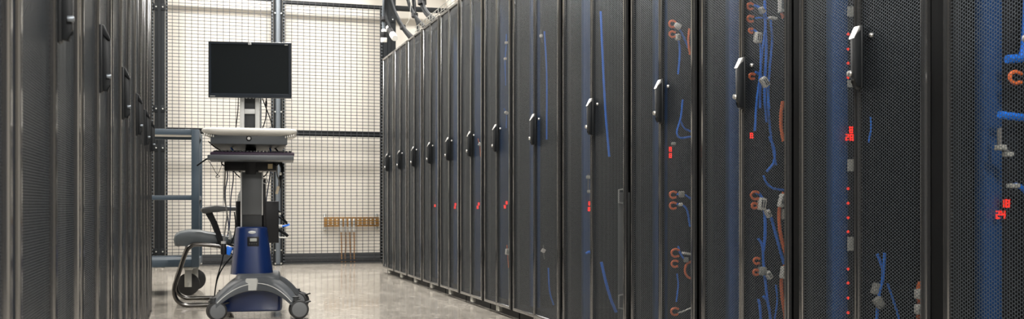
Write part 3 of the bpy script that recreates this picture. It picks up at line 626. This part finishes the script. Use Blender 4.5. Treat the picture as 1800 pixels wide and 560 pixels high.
# twin wheel casters
wheel_r = .053
for n_, (ex, ey) in enumerate(ends):
    x, y_ = CX+ex, CY+ey; a = [.25, .12, -.5, -.35][n_]
    ax = Vector((math.sin(a), -math.cos(a), 0)); sd = Vector((math.cos(a), math.sin(a), 0))
    o = MB().cyl((x, y_, .085), (x, y_, .125), .02, 14).cyl((x, y_, .10), (x, y_, .112), .027, 14)
    wc = Vector((x, y_, wheel_r))+sd*.018
    o.cyl(wc-ax*.008, wc+ax*.008, wheel_r*.86, 20)
    o = o.build('caster', M_DKGREY, cart)
    for s_ in (-1, 1):
        MB().lathe([(.020, .006), (wheel_r-.004, .006), (wheel_r, .010), (wheel_r, .024), (wheel_r-.004, .028), (wheel_r-.010, .029)], wc, ax*s_, 28).build('tyre', M_RUBBER, o)
        MB().lathe([(wheel_r-.010, .026), (wheel_r-.012, .0315), (wheel_r-.02, .033), (.002, .034)], wc, ax*s_, 28).build('wheel_disc', M_CASTER, o)
    bl = wc+sd*(wheel_r*.7)+Vector((0, 0, .035))
    MB().rbox(-.006, .034, -.016, .016, -.004, .004, .003).rot(-.25, 'Y', (0, 0, 0)).rot(a, 'Z', (0, 0, 0)).build('brake_lever', M_BLACKPL, o) if False else None
    br = MB().rbox(-.012, .030, -.014, .014, -.004, .004, .003).rot(-.3, 'Y', (0, 0, 0)).rot(a, 'Z', (0, 0, 0)); br.v = [tuple(Vector(v)+bl) for v in br.v]
    br.build('brake_lever', M_BLACKPL, o)
# navy column
k0, k1 = PY(404, 480, CY-.09), PY(480, 480, CY-.09); k2, k3 = PY(413, 401, CY-.08), PY(470, 401, CY-.08)
xa, xb = (k0.x+k1.x)/2, (k2.x+k3.x)/2
MB().loft([rr_ring(xa, CY, .24, (k1.x-k0.x)/2, .115, .085, 6), rr_ring((xa+xb)/2, CY, .38, ((k1.x-k0.x)+(k3.x-k2.x))/4*.985, .10, .075, 6), rr_ring(xb, CY, .488, (k3.x-k2.x)/2, .088, .06, 6),
           rr_ring(xb, CY, .503, (k3.x-k2.x)/2-.002, .086, .06, 6), rr_ring(xb, CY, .509, (k3.x-k2.x)/2-.009, .079, .055, 6)]).build('lower_column', M_NAVY, cart, 30)
e = PY(443, 408, CY-.09)
lg = MB().lathe([(.023, 0), (.022, .003), (.018, .004)], (0, 0, 0), (0, -1, 0), 20); lg.v = [(e.x+v[0], CY-.086+v[1], e.z+v[2]*.42) for v in lg.v]
plabel(lg.build('maker_badge', M_LTGREY, cart), 'oval silver badge')
lc = PY(445, 424, CY-.097)
dp = MB().rbox(lc.x-.032, lc.x+.032, CY-.102, CY-.085, lc.z-.027, lc.z+.027, .004).build('control_panel', M_BLACKPL, cart)
MB().rbox(lc.x-.018, lc.x+.020, CY-.104, CY-.1015, lc.z+.001, lc.z+.018, .001).build('display', M_LCD, dp)
for k in range(4): MB().rbox(lc.x-.024+k*.0125, lc.x-.016+k*.0125, CY-.104, CY-.1015, lc.z-.017, lc.z-.010, .001).build('button', M_DKGREY, dp)
# upper grey column
u0, u1 = PY(424, 340, CY-.05), PY(461, 340, CY-.05); uz1 = PY(440, 297, CY-.05).z
MB().rbox(u0.x, u1.x, CY-.05, CY+.05, .49, uz1, .006).build('lift_column', M_DKGREY, cart)
for xx in (u0.x-.004, u1.x-.004):
    MB().rbox(xx, xx+.008, CY-.052, CY+.052, .575 if xx > u0.x else .505, uz1-.004, .002).build('column_edge', M_LTGREY, cart)
MB().rbox(u0.x+.006, u1.x-.002, CY-.056, CY-.048, .578, uz1-.012, .003).build('column_cover', mat('cover_grey', (.072, .076, .08), .45, bump=.1, scale=300), cart)
MB().rbox(u1.x+.004, u1.x+.019, CY-.03, CY+.05, .5, uz1-.05, .003).build('cable_channel', M_BLACKPL, cart)
rg = PY(466, 318, CY-.03)
ring_pts = [(rg.x+.014*math.cos(a), CY-.032, rg.z+.014*math.sin(a)) for a in [2*PI*k/16 for k in range(17)]]
MB().tube(ring_pts, .003, 6, smooth=False).build('cord_ring', M_CHROME, cart)
# black computer box behind the column
q0, q1 = PY(415, 427, CY+.06), PY(490, 353, CY+.06)
pc = tag(MB().rbox(q0.x, q1.x, CY+.055, CY+.155, q0.z, q1.z, .004).build('computer_box', M_BLACKPL), 'slim black computer box mounted behind the cart column', 'computer')
# bracket below tray
g0, g1 = PY(394, 299, CY-.06), PY(488, 283, CY-.06)
MB().rbox(g0.x, g1.x, CY-.06, CY+.14, g0.z, g1.z, .004).build('tray_bracket', M_BLACKPL, cart)
for (xa_, xb_, yy) in ((421, 431, 281), (451, 461, 281), (424, 431, 300), (454, 461, 300)):
    z1_ = PY(440, yy-1.5, CY-.07); z0_ = PY(440, yy+2, CY-.07)
    MB().rbox(PY(xa_, 300, CY-.07).x, PY(xb_, 300, CY-.07).x, CY-.068, CY-.05, z0_.z, z1_.z, .0015).build('clip', M_CHROME, cart)
st0, st1 = PY(431.5, 300, CY-.055), PY(450, 256, CY-.055)
MB().rbox(st0.x, st1.x, CY-.064, CY+.05, st0.z-.02, st1.z+.01, .004).build('stem', M_BLACKPL, cart)
sk = PY(475, 292, CY-.062)
plabel(MB().box(sk.x-.013, sk.x+.013, CY-.0625, CY-.060, sk.z-.014, sk.z+.014).build('sticker', mat('tan_sticker', (.42, .34, .20), .6), cart), 'small tan sticker')
# keyboard tray (front edge nearer)
TYF = CY-.33
k0, k1 = PY(364.5, 280, TYF), PY(516.5, 273, TYF)
MB().rbox(k0.x, k1.x, TYF, TYF+.30, k0.z, k1.z, .003).build('keyboard_tray', M_ARCH, cart)
# drawer
DYF = CY-.27
d0, d1 = PY(370, 252.5, DYF), PY(505, 235.5, DYF); dz = PY(440, 259, DYF).z
dr = MB().rbox(d0.x, d1.x, DYF, DYF+.02, d0.z, d1.z, .003).build('drawer', M_ARCH, cart)
dl = PY(437.5, 243, DYF-.002)
MB().lathe([(.0145, 0), (.0145, .003), (.011, .005)], (dl.x, DYF, dl.z), (0, -1, 0), 20).build('drawer_lock', M_BLACKPL, dr)
plabel(MB().lathe([(.0095, .004), (.008, .007), (.0025, .007)], (dl.x, DYF, dl.z), (0, -1, 0), 16).build('lock_face', M_CHROME, dr), 'chrome keyhole ring')
MB().loft([[(d0.x+.002, DYF+.018, d1.z-.002), (d1.x-.002, DYF+.018, d1.z-.002), (d1.x-.002, DYF+.018, d0.z+.004), (d0.x+.002, DYF+.018, d0.z+.004)],
           [(d0.x+.002, DYF+.36, d1.z-.002), (d1.x-.002, DYF+.36, d1.z-.002), (d1.x-.03, DYF+.36, dz), (d0.x+.03, DYF+.36, dz)]]).build('drawer_case', M_DKGREY, cart)
# worktop with ribbed grip ends
w0, w1 = PY(353.5, 240, CY-.27), PY(522.5, 226.5, CY-.27)
zt1 = w1.z; wxc = (w0.x+w1.x)/2; whx = (w1.x-w0.x)/2
MB().loft([rr_ring(wxc, CY-.055, zt1-.042, whx-.065, .215, .05), rr_ring(wxc, CY-.055, zt1-.032, whx-.022, .24, .06), rr_ring(wxc, CY-.055, zt1-.022, whx-.004, .252, .07), rr_ring(wxc, CY-.055, zt1-.012, whx, .256, .075), rr_ring(wxc, CY-.055, zt1-.004, whx-.004, .252, .07), rr_ring(wxc, CY-.055, zt1, whx-.014, .242, .065)]).build('worktop', M_OFFWHITE, cart, 50)
for s_ in (-1, 1):
    for k in range(5):
        xg = wxc+s_*(whx-.020-.011*k); zg = zt1-.031-.0022*k
        MB().rbox(xg-.003, xg+.003, CY-.29+.01*k*.3, CY-.17, zg-.012, zg-.0, .0015).build('grip_rib', M_OFFWHITE, cart)
# monitor post with two windows
m0, m1 = PY(421.5, 226, CY+.06), PY(459, 168, CY+.06); YMN = CY+.05
zA = zt1-.002; zB = m1.z+.12
mb = MB()
for (a, b) in ((m0.x, m0.x+.026), (m1.x-.034, m1.x-.008)): mb.rbox(a, b, YMN, YMN+.05, zA, zB, .003)
MBa = mb.build('monitor_post', M_LTGREY, cart)
z_win = PY(440, 196, YMN).z
MB().rbox(m0.x+.026, m1.x-.034, YMN+.004, YMN+.02, z_win-.012, z_win+.016, .002).build('post_bridge', M_LTGREY, cart)
MB().rbox(m0.x+.024, m1.x-.032, YMN+.022, YMN+.048, zA, zB, .002).build('post_back', M_DKGREY, cart)
MB().rbox(m0.x+.026, m1.x-.034, YMN+.004, YMN+.012, zA, zA+.018, .002).build('post_bridge', M_LTGREY, cart)
MB().rbox(m1.x-.006, m1.x+.002, YMN+.004, YMN+.04, zA, zB, .002).build('post_channel', M_POSTGREY, cart)
# monitor
YMO = CY-.02; PY = cart_plane(MROT)
s0, s1 = PY(366, 170.5, YMO), PY(511.5, 75, YMO)
mon = thing('computer_monitor', ((s0.x+s1.x)/2, YMO+.02, s0.z), 'black widescreen monitor, switched off, mounted on the cart post', 'monitor')
rect_mb = MB()
bz = .0155
prof = [(0, .03), (0, .004), (.12, .0), (.85, 0), (1, .004), (1, .03)]
rings = []
for (q, dy) in prof:
    i_ = bz*q; ib = .024*q
    rings.append([(s0.x+i_, YMO+dy, s0.z+ib), (s1.x-i_, YMO+dy, s0.z+ib), (s1.x-i_, YMO+dy, s1.z-i_), (s0.x+i_, YMO+dy, s1.z-i_)])
n = 4; m_ = len(rings); rect_mb.add([p for r in rings for p in r], [(i*n+k, i*n+(k+1) % n, ((i+1) % m_)*n+(k+1) % n, ((i+1) % m_)*n+k) for i in range(m_) for k in range(n)])
bez = rect_mb.build('bezel', M_BEZEL, mon, 20)
MB().box(s0.x+bz-.001, s1.x-bz+.001, YMO+.005, YMO+.012, s0.z+.023, s1.z-bz+.001).build('screen', M_SCREEN, mon)
MB().loft([[(s0.x+a, y_, s0.z+b), (s1.x-a, y_, s0.z+b), (s1.x-a, y_, s1.z-b), (s0.x+a, y_, s1.z-b)] for y_, a, b in ((YMO+.026, .002, .002), (YMO+.040, .03, .03), (YMO+.056, .12, .08))]).build('back_shell', M_BLACKPL, mon)
lg = PY(439, 76.8, YMO)
l1 = plabel(MB().rbox(lg.x-.0085, lg.x+.0085, YMO-.0012, YMO+.001, lg.z-.0065, lg.z+.0065, .001).build('logo', M_LTGREY, bez), 'small silver square logo')
for px_ in (503,):
    p = PY(px_, 79, YMO)
    for k in range(4): MB().box(p.x-.008+k*.0045, p.x-.005+k*.0045, YMO-.0006, YMO+.0006, p.z-.003, p.z+.003).build('print', M_GREYTAG, bez)
p = PY(373, 168.5, YMO)
for k in range(6): MB().box(p.x-.012+k*.005, p.x-.0085+k*.005, YMO-.0006, YMO+.0006, p.z-.002, p.z+.002).build('print', M_GREYTAG, bez)
for k in range(5):
    p = PY(427+k*6, 169.3, YMO); MB().cyl((p.x, YMO+.012, s0.z-.0035), (p.x, YMO+.012, s0.z+.001), .004, 8).build('button', M_LTGREY, bez)
# lettering of the logo
def text_mesh(txt, size, name, m, loc, parent):
    cu = bpy.data.curves.new('lettering', 'FONT'); cu.body = txt; cu.size = size; cu.extrude = .0003; cu.align_x = 'CENTER'; cu.align_y = 'CENTER'
    o = bpy.data.objects.new('lettering', cu); me = bpy.data.meshes.new_from_object(o)
    bpy.data.objects.remove(o)
    mb = MB(); rot = Matrix.Rotation(PI/2, 4, 'X')
    mb.add([Vector(loc)+(rot @ v.co) for v in me.vertices], [tuple(p.vertices) for p in me.polygons]); return mb.build(name, m, parent)
text_mesh('hp', .012, 'lettering', M_INK, (lg.x, YMO-.0015, lg.z), bez)
turn(mon, MROT); PY = cart_plane(CROT)
# keyboard
a0, a1 = PY(369, 273, TYF+.01), PY(517.5, 265, TYF+.01)
kb = thing('keyboard', ((a0.x+a1.x)/2, TYF+.09, k1.z), 'dark keyboard lying on the cart tray below the drawer', 'keyboard')
MB().prism([(TYF+.008, k1.z), (TYF+.008, k1.z+.010), (TYF+.02, k1.z+.016), (TYF+.16, k1.z+.026), (TYF+.165, k1.z)], a0.x, a1.x, 'x', .004, 3).build('case', M_PURPLE, kb)
kd = MB().rbox(-.0075, .0075, -.0075, .0075, 0, .007, .0022).data('key', M_BLACKPL)
for r in range(5):
    for c in range(22):
        o = bpy.data.objects.new('key', kd); COL.objects.link(o); o.parent = kb
        o.location = (-(a1.x-a0.x)/2+.024+c*((a1.x-a0.x-.048)/21), -.09+.034+r*.026, .017+r*.0019)
# mouse
ms = PY(475, 226, CY+.05)
mo = thing('computer_mouse', (ms.x, CY+.06, zt1), 'black mouse lying at the back of the white worktop', 'mouse')
dome = []
for k in range(7):
    f = k/6; rr = math.cos(f*PI/2*.97); dome.append([(ms.x+.040*rr*math.cos(a), CY+.06+.05*rr*math.sin(a), zt1+.030*math.sin(f*PI/2)) for a in [2*PI*j/20 for j in range(20)]])
MB().loft(dome).build('shell', M_BLACKPL, mo, 60)
MB().cyl((ms.x-.004, CY+.03, zt1+.022), (ms.x+.004, CY+.03, zt1+.022), .009, 12).build('scroll_wheel', M_DKGREY, mo)
# cords of the cart
def cord(pts, Y, r, m, name='cord', end=None):
    o = MB().tube([PY(x, y_, Y+(k[0] if k else 0)) for (x, y_, *k) in pts], r, 7).build(name, m, cart); return o
BY = CY+.08
cord([(398, 292), (400, 310), (396, 335), (397, 360), (402, 395), (400, 415)], BY, .0035, M_NAVYCORD)
cord([(396, 292), (395, 320), (394, 345), (399, 375), (396, 400), (392, 432)], BY-.03, .0045, M_GREYCORD)
cord([(409, 292), (410, 315), (406, 345), (405, 370), (403, 400)], BY+.02, .0033, M_NAVYCORD)
cord([(404, 290), (412, 302), (422, 312)], BY, .0035, M_BLACKCORD)
cord([(409, 288), (416, 298), (424, 303)], BY+.02, .0035, M_BLACKCORD)
cord([(472, 298), (468, 306), (461, 312)], BY, .0035, M_BLACKCORD)
cord([(476, 298), (472, 325), (468, 350), (466, 360)], BY, .0035, M_NAVYCORD)
cord([(412, 372), (414, 395), (411, 415), (404, 432)], BY+.02, .0035, M_BLACKCORD)
cord([(402, 442), (410, 448), (406, 452), (395, 465), (386, 480), (380, 498), (377, 520)], BY, .0040, M_BLACKCORD)
cord([(394, 440), (391, 455), (387, 470), (381, 490), (379, 505)], BY-.03, .0035, M_BLACKCORD)
p = PY(393, 437, BY-.03)
plabel(MB().lathe([(.008, -.035), (.017, -.03), (.018, .0), (.014, .025), (.007, .04)], p, (0, 0, 1), 14).build('plug', M_BLACKPL, cart), 'black inline plug')
plabel(MB().cyl((p.x, p.y, p.z+.03), (p.x, p.y, p.z+.044), .0145, 14).build('plug_collar', M_LTGREY, cart), 'pale collar')
p = PY(402, 438, BY)
MB().rbox(p.x-.015, p.x+.02, p.y-.012, p.y+.012, p.z-.03, p.z+.018, .005).rot(.4, 'Y', p).build('plug', M_BLUECORD, cart)
cord([(403, 420), (405, 415), (403, 405)], BY, .008, M_GREYTAG)
cord([(364, 279), (372, 290), (380, 304), (386, 310), (379, 311), (384, 304), (389, 292), (391, 284)], CY-.15, .0016, M_BLACKCORD)
cord([(346, 291), (356, 284), (364, 279), (372, 276)], CY-.10, .0045, M_BLACKCORD)
cord([(366, 248), (376, 257), (385, 263), (396, 272), (402, 282)], CY-.05, .0035, M_BLACKCORD)
cord([(402, 250), (404, 256), (408, 262), (412, 270), (414, 284)], CY-.05, .005, M_BLUECORD)
cord([(472, 248), (473, 256), (475, 262), (476, 270), (474, 284)], CY-.05, .005, M_BLUECORD)
cord([(474, 250), (480, 257), (486, 263), (492, 272), (490, 285)], CY-.05, .0045, M_BLACKCORD)
cord([(419, 171), (418, 195), (414, 229)], CY+.06, .003, M_BLACKCORD)
cord([(461, 172), (467, 188), (474, 206), (481, 229)], CY+.08, .0032, M_BLACKCORD)
cord([(468, 172), (468, 195), (466, 212), (460, 229)], CY+.07, .003, M_BLACKCORD)
p = PY(468, 182, CY+.07); MB().rbox(p.x-.006, p.x+.006, p.y-.006, p.y+.006, p.z-.016, p.z+.016, .003).build('plug', M_BLACKPL, cart)
# bundle on the right of the tray bracket
cord([(484, 285), (492, 284), (497, 296), (492, 312), (491, 330)], CY-.05, .007, M_BLACKCORD)
cord([(490, 284), (496, 300), (494, 318), (489, 335)], CY-.03, .0055, M_DKGREY)
cord([(487, 288), (487, 305), (491, 322), (487, 338)], CY-.06, .004, M_GREYCORD)
p = PY(488, 333, CY-.06); MB().rbox(p.x-.008, p.x+.008, p.y-.006, p.y+.006, p.z-.026, p.z+.02, .003).rot(.25, 'Y', p).build('cord_tag', mat('tan_tag', (.55, .47, .35), .6), cart)
p = PY(493, 305, CY-.06); MB().rbox(p.x-.007, p.x+.007, p.y-.01, p.y+.01, p.z-.008, p.z+.008, .003).build('cord_tag', M_TAG, cart)
for (x, y_) in ((394, 286), (485, 286)):
    p = PY(x, y_, CY-.065)
    MB().tube([(p.x+.014*math.cos(a), p.y-.004*math.sin(a*2), p.z+.014*math.sin(a)) for a in [2*PI*k/12 for k in range(13)]], .004, 6, smooth=False).build('coiled_cord', M_BLACKCORD, cart)
# plugs at the side of the computer box
for (pts, r, m) in (([(489, 370), (495, 376), (499, 385), (505, 391)], .005, M_BLACKCORD), ([(489, 380), (497, 386), (503, 392), (508, 395)], .0045, M_BLACKCORD), ([(489, 397), (497, 397), (503, 396), (509, 394)], .006, M_BLUECORD),
                    ([(489, 375), (494, 375)], .008, M_TAG), ([(489, 397), (496, 397)], .009, M_TAG), ([(489, 403), (497, 408), (503, 412), (506, 415)], .009, M_BLACKCORD), ([(489, 407), (490, 416), (498, 417), (506, 417)], .004, M_TAG)):
    cord(pts, CY+.10, r, m, 'plug_lead')
for o in (cart, pc, kb, mo): turn(o, CROT)
PY = PY_aisle
# ------------------------------------------------------------------ overhead cables, connectors and cable tray
XO = 1.98
def ocord(name, pts, r, m, label, X=XO, cat='cable', group='cables hanging above the rack row'):
    P = [PX(x, y_, X) for x, y_ in pts]
    d = (P[0]-P[1]); P = [P[0]+Vector((0, 0, CEIL-P[0].z)) + Vector((0, d.y*.6, 0))]+P if P[0].z < CEIL-.05 else P
    o = MB().tube(P, r, 10).build(name, m); return tag(o, label, cat, group)
def tie(o, px, py, X, r, h):
    p = PX(px, py, X); plabel(MB().lathe([(r*.8, -h), (r, -h*.8), (r, h*.8), (r*.8, h)], p, (.0, .15, 1), 14).build('cable_tie', M_BLACKPL, o), 'black cable tie')
XC = 1.80
o1 = ocord('power_cable', [(674, -30), (675, 0), (674, 30), (674.5, 54)], .016, M_POSTGREY, 'grey power cable with a straight black and white connector above the last rack', XC)
tie(o1, 675, 33, XC, .034, .02)
o2 = ocord('power_cable', [(679, -30), (678, 0), (678, 28), (683, 42), (686, 50)], .013, M_BLACKCORD, 'black power cable with a tilted black and white connector above the last rack', XC)
def connector(o, a, b, X):
    A, B = PX(a[0], a[1], X), PX(b[0], b[1], X); L_ = (B-A).length; d = (B-A).normalized()
    plabel(MB().lathe([(.016, 0), (.023, .005), (.026, L_*.14), (.026, L_*.22)], A, d, 18).build('connector_cap', M_TAG, o), 'white end cap')
    MB().lathe([(.026, L_*.2), (.028, L_*.24), (.030, L_*.6), (.027, L_*.72)], A, d, 18).build('connector_body', M_BLACKPL, o)
    plabel(MB().lathe([(.028, L_*.66), (.031, L_*.68), (.031, L_*.98), (.026, L_)], A, d, 18).build('connector_ring', M_TAG, o), 'white collar')
connector(o1, (675, 51), (674.5, 74), XC); connector(o2, (682.5, 48), (694, 67), XC)
o = ocord('power_cable', [(684, -20), (687, 5), (695, 26), (707, 48), (722, 68)], .018, M_BLACKCORD, 'thick black cable sloping down onto the first rack top from the fence post'); tie(o, 708, 48, XO, .03, .022)
o = ocord('power_cable', [(686, -20), (690, 4), (699, 28), (712, 50), (726, 64)], .010, M_DARKCORD, 'thin grey cable running along the thick black cable by the fence post', XO-.04)
o = ocord('power_cable', [(716, -20), (718, 3), (724, 18), (731, 30), (746, 48)], .017, M_BLACKCORD, 'thick black cable curving furthest right below the middle cable tie'); tie(o, 729, 27, XO, .032, .022)
o = ocord('power_cable', [(726, -20), (727, 8), (730, 28), (734, 42), (736, 58)], .014, M_BLACKCORD, 'black cable dropping steeply below the middle cable tie', XO+.04)
o = ocord('power_cable', [(729, -20), (730, 8), (731, 26)], .007, M_DARKCORD, 'thin grey cable ending at the middle cable tie', XO-.045)
o = ocord('power_cable', [(739, -20), (741, 4), (746, 18), (755, 30), (768, 40)], .021, M_BLACKCORD, 'thickest black cable bending onto the rack tops beside the tray'); tie(o, 742, 4, XO, .040, .025)
o = ocord('power_cable', [(743, -20), (745, 6), (750, 18), (758, 27), (770, 36)], .010, M_DARKCORD, 'dark grey cable running beside the thickest black cable', XO-.045)
ocord('string', [(722, 10), (714, 45)], .002, M_TAG, 'thin white string hanging among the black cables', XO-.1)
# wire basket tray on top of the racks
TX0, TX1, TZ0, TZ1 = 1.745, 1.945, 2.03, 2.105; ty0, ty1 = 2.0, 8.35
tr = thing('cable_tray', ((TX0+TX1)/2, (ty0+ty1)/2, 2.0), 'wire basket cable tray standing along the rack tops', 'cable tray')
for (x, z) in ((TX0, TZ1), (TX1, TZ1), (TX0, TZ0), (TX1, TZ0), ((TX0+TX1)/2, TZ0), (TX0, (TZ0+TZ1)/2), (TX1, (TZ0+TZ1)/2)):
    MB().tube([(x, ty0, z), (x, ty1, z)], .003, 6, smooth=False).build('long_wire', M_ZINC, tr)
hoop = None
nh = int((ty1-ty0)/.1)
for k in range(nh+1):
    y_ = ty0+k*.1
    if hoop is None: hoop = MB().tube([(TX0, y_, TZ1), (TX0, y_, TZ0), (TX1, y_, TZ0), (TX1, y_, TZ1)], .003, 6, smooth=False).build('hoop_wire', M_ZINC, tr)
    else:
        c = hoop.copy(); COL.objects.link(c); c.parent = tr; c.location = (0, k*.1, 0)
for k in range(8):
    y_ = ty0+.2+k*.85; MB().rbox(TX0, TX1, y_-.015, y_+.015, 2.0, 2.028, .002).build('tray_foot', M_ZINC, tr)
for n_, (x, r, m, z, lb) in enumerate(((1.79, .012, M_BLACKCORD, 2.048, 'black cable lying nearest the doors in the wire basket tray'), (1.83, .012, M_BLACKCORD, 2.048, 'black cable lying in the middle of the wire basket tray'), (1.88, .014, M_GREYCORD, 2.05, 'grey cable lying in the wire basket tray'), (1.912, .006, M_TEAL, 2.041, 'teal cable lying in the wire basket tray'))):
    tag(MB().tube([(x+.01*math.sin(q*1.7+n_), ty0+.1+q*(ty1-ty0-.4)/12, z) for q in range(13)], r, 8).build('tray_cable', m), lb, 'cable', 'cables in the basket tray')
# round duct near the ceiling behind the rack row
dq = PY(790, 4, 10.6)
du = thing('round_duct', (dq.x+.45, 10.75, 2.75), 'cream round air duct hanging near the wall above the rack row', 'duct')
MB().cyl((dq.x+.05, 10.72, 3.02), (XR-.2, 10.72, 3.02), .28, 40).build('duct_pipe', M_WALL, du)
for k in range(8):
    x = dq.x+.08+k*.3; MB().lathe([(.279, -.012), (.287, -.008), (.287, .008), (.279, .012)], (x, 10.72, 3.02), (1, 0, 0), 40).build('duct_seam', M_WALL, du)
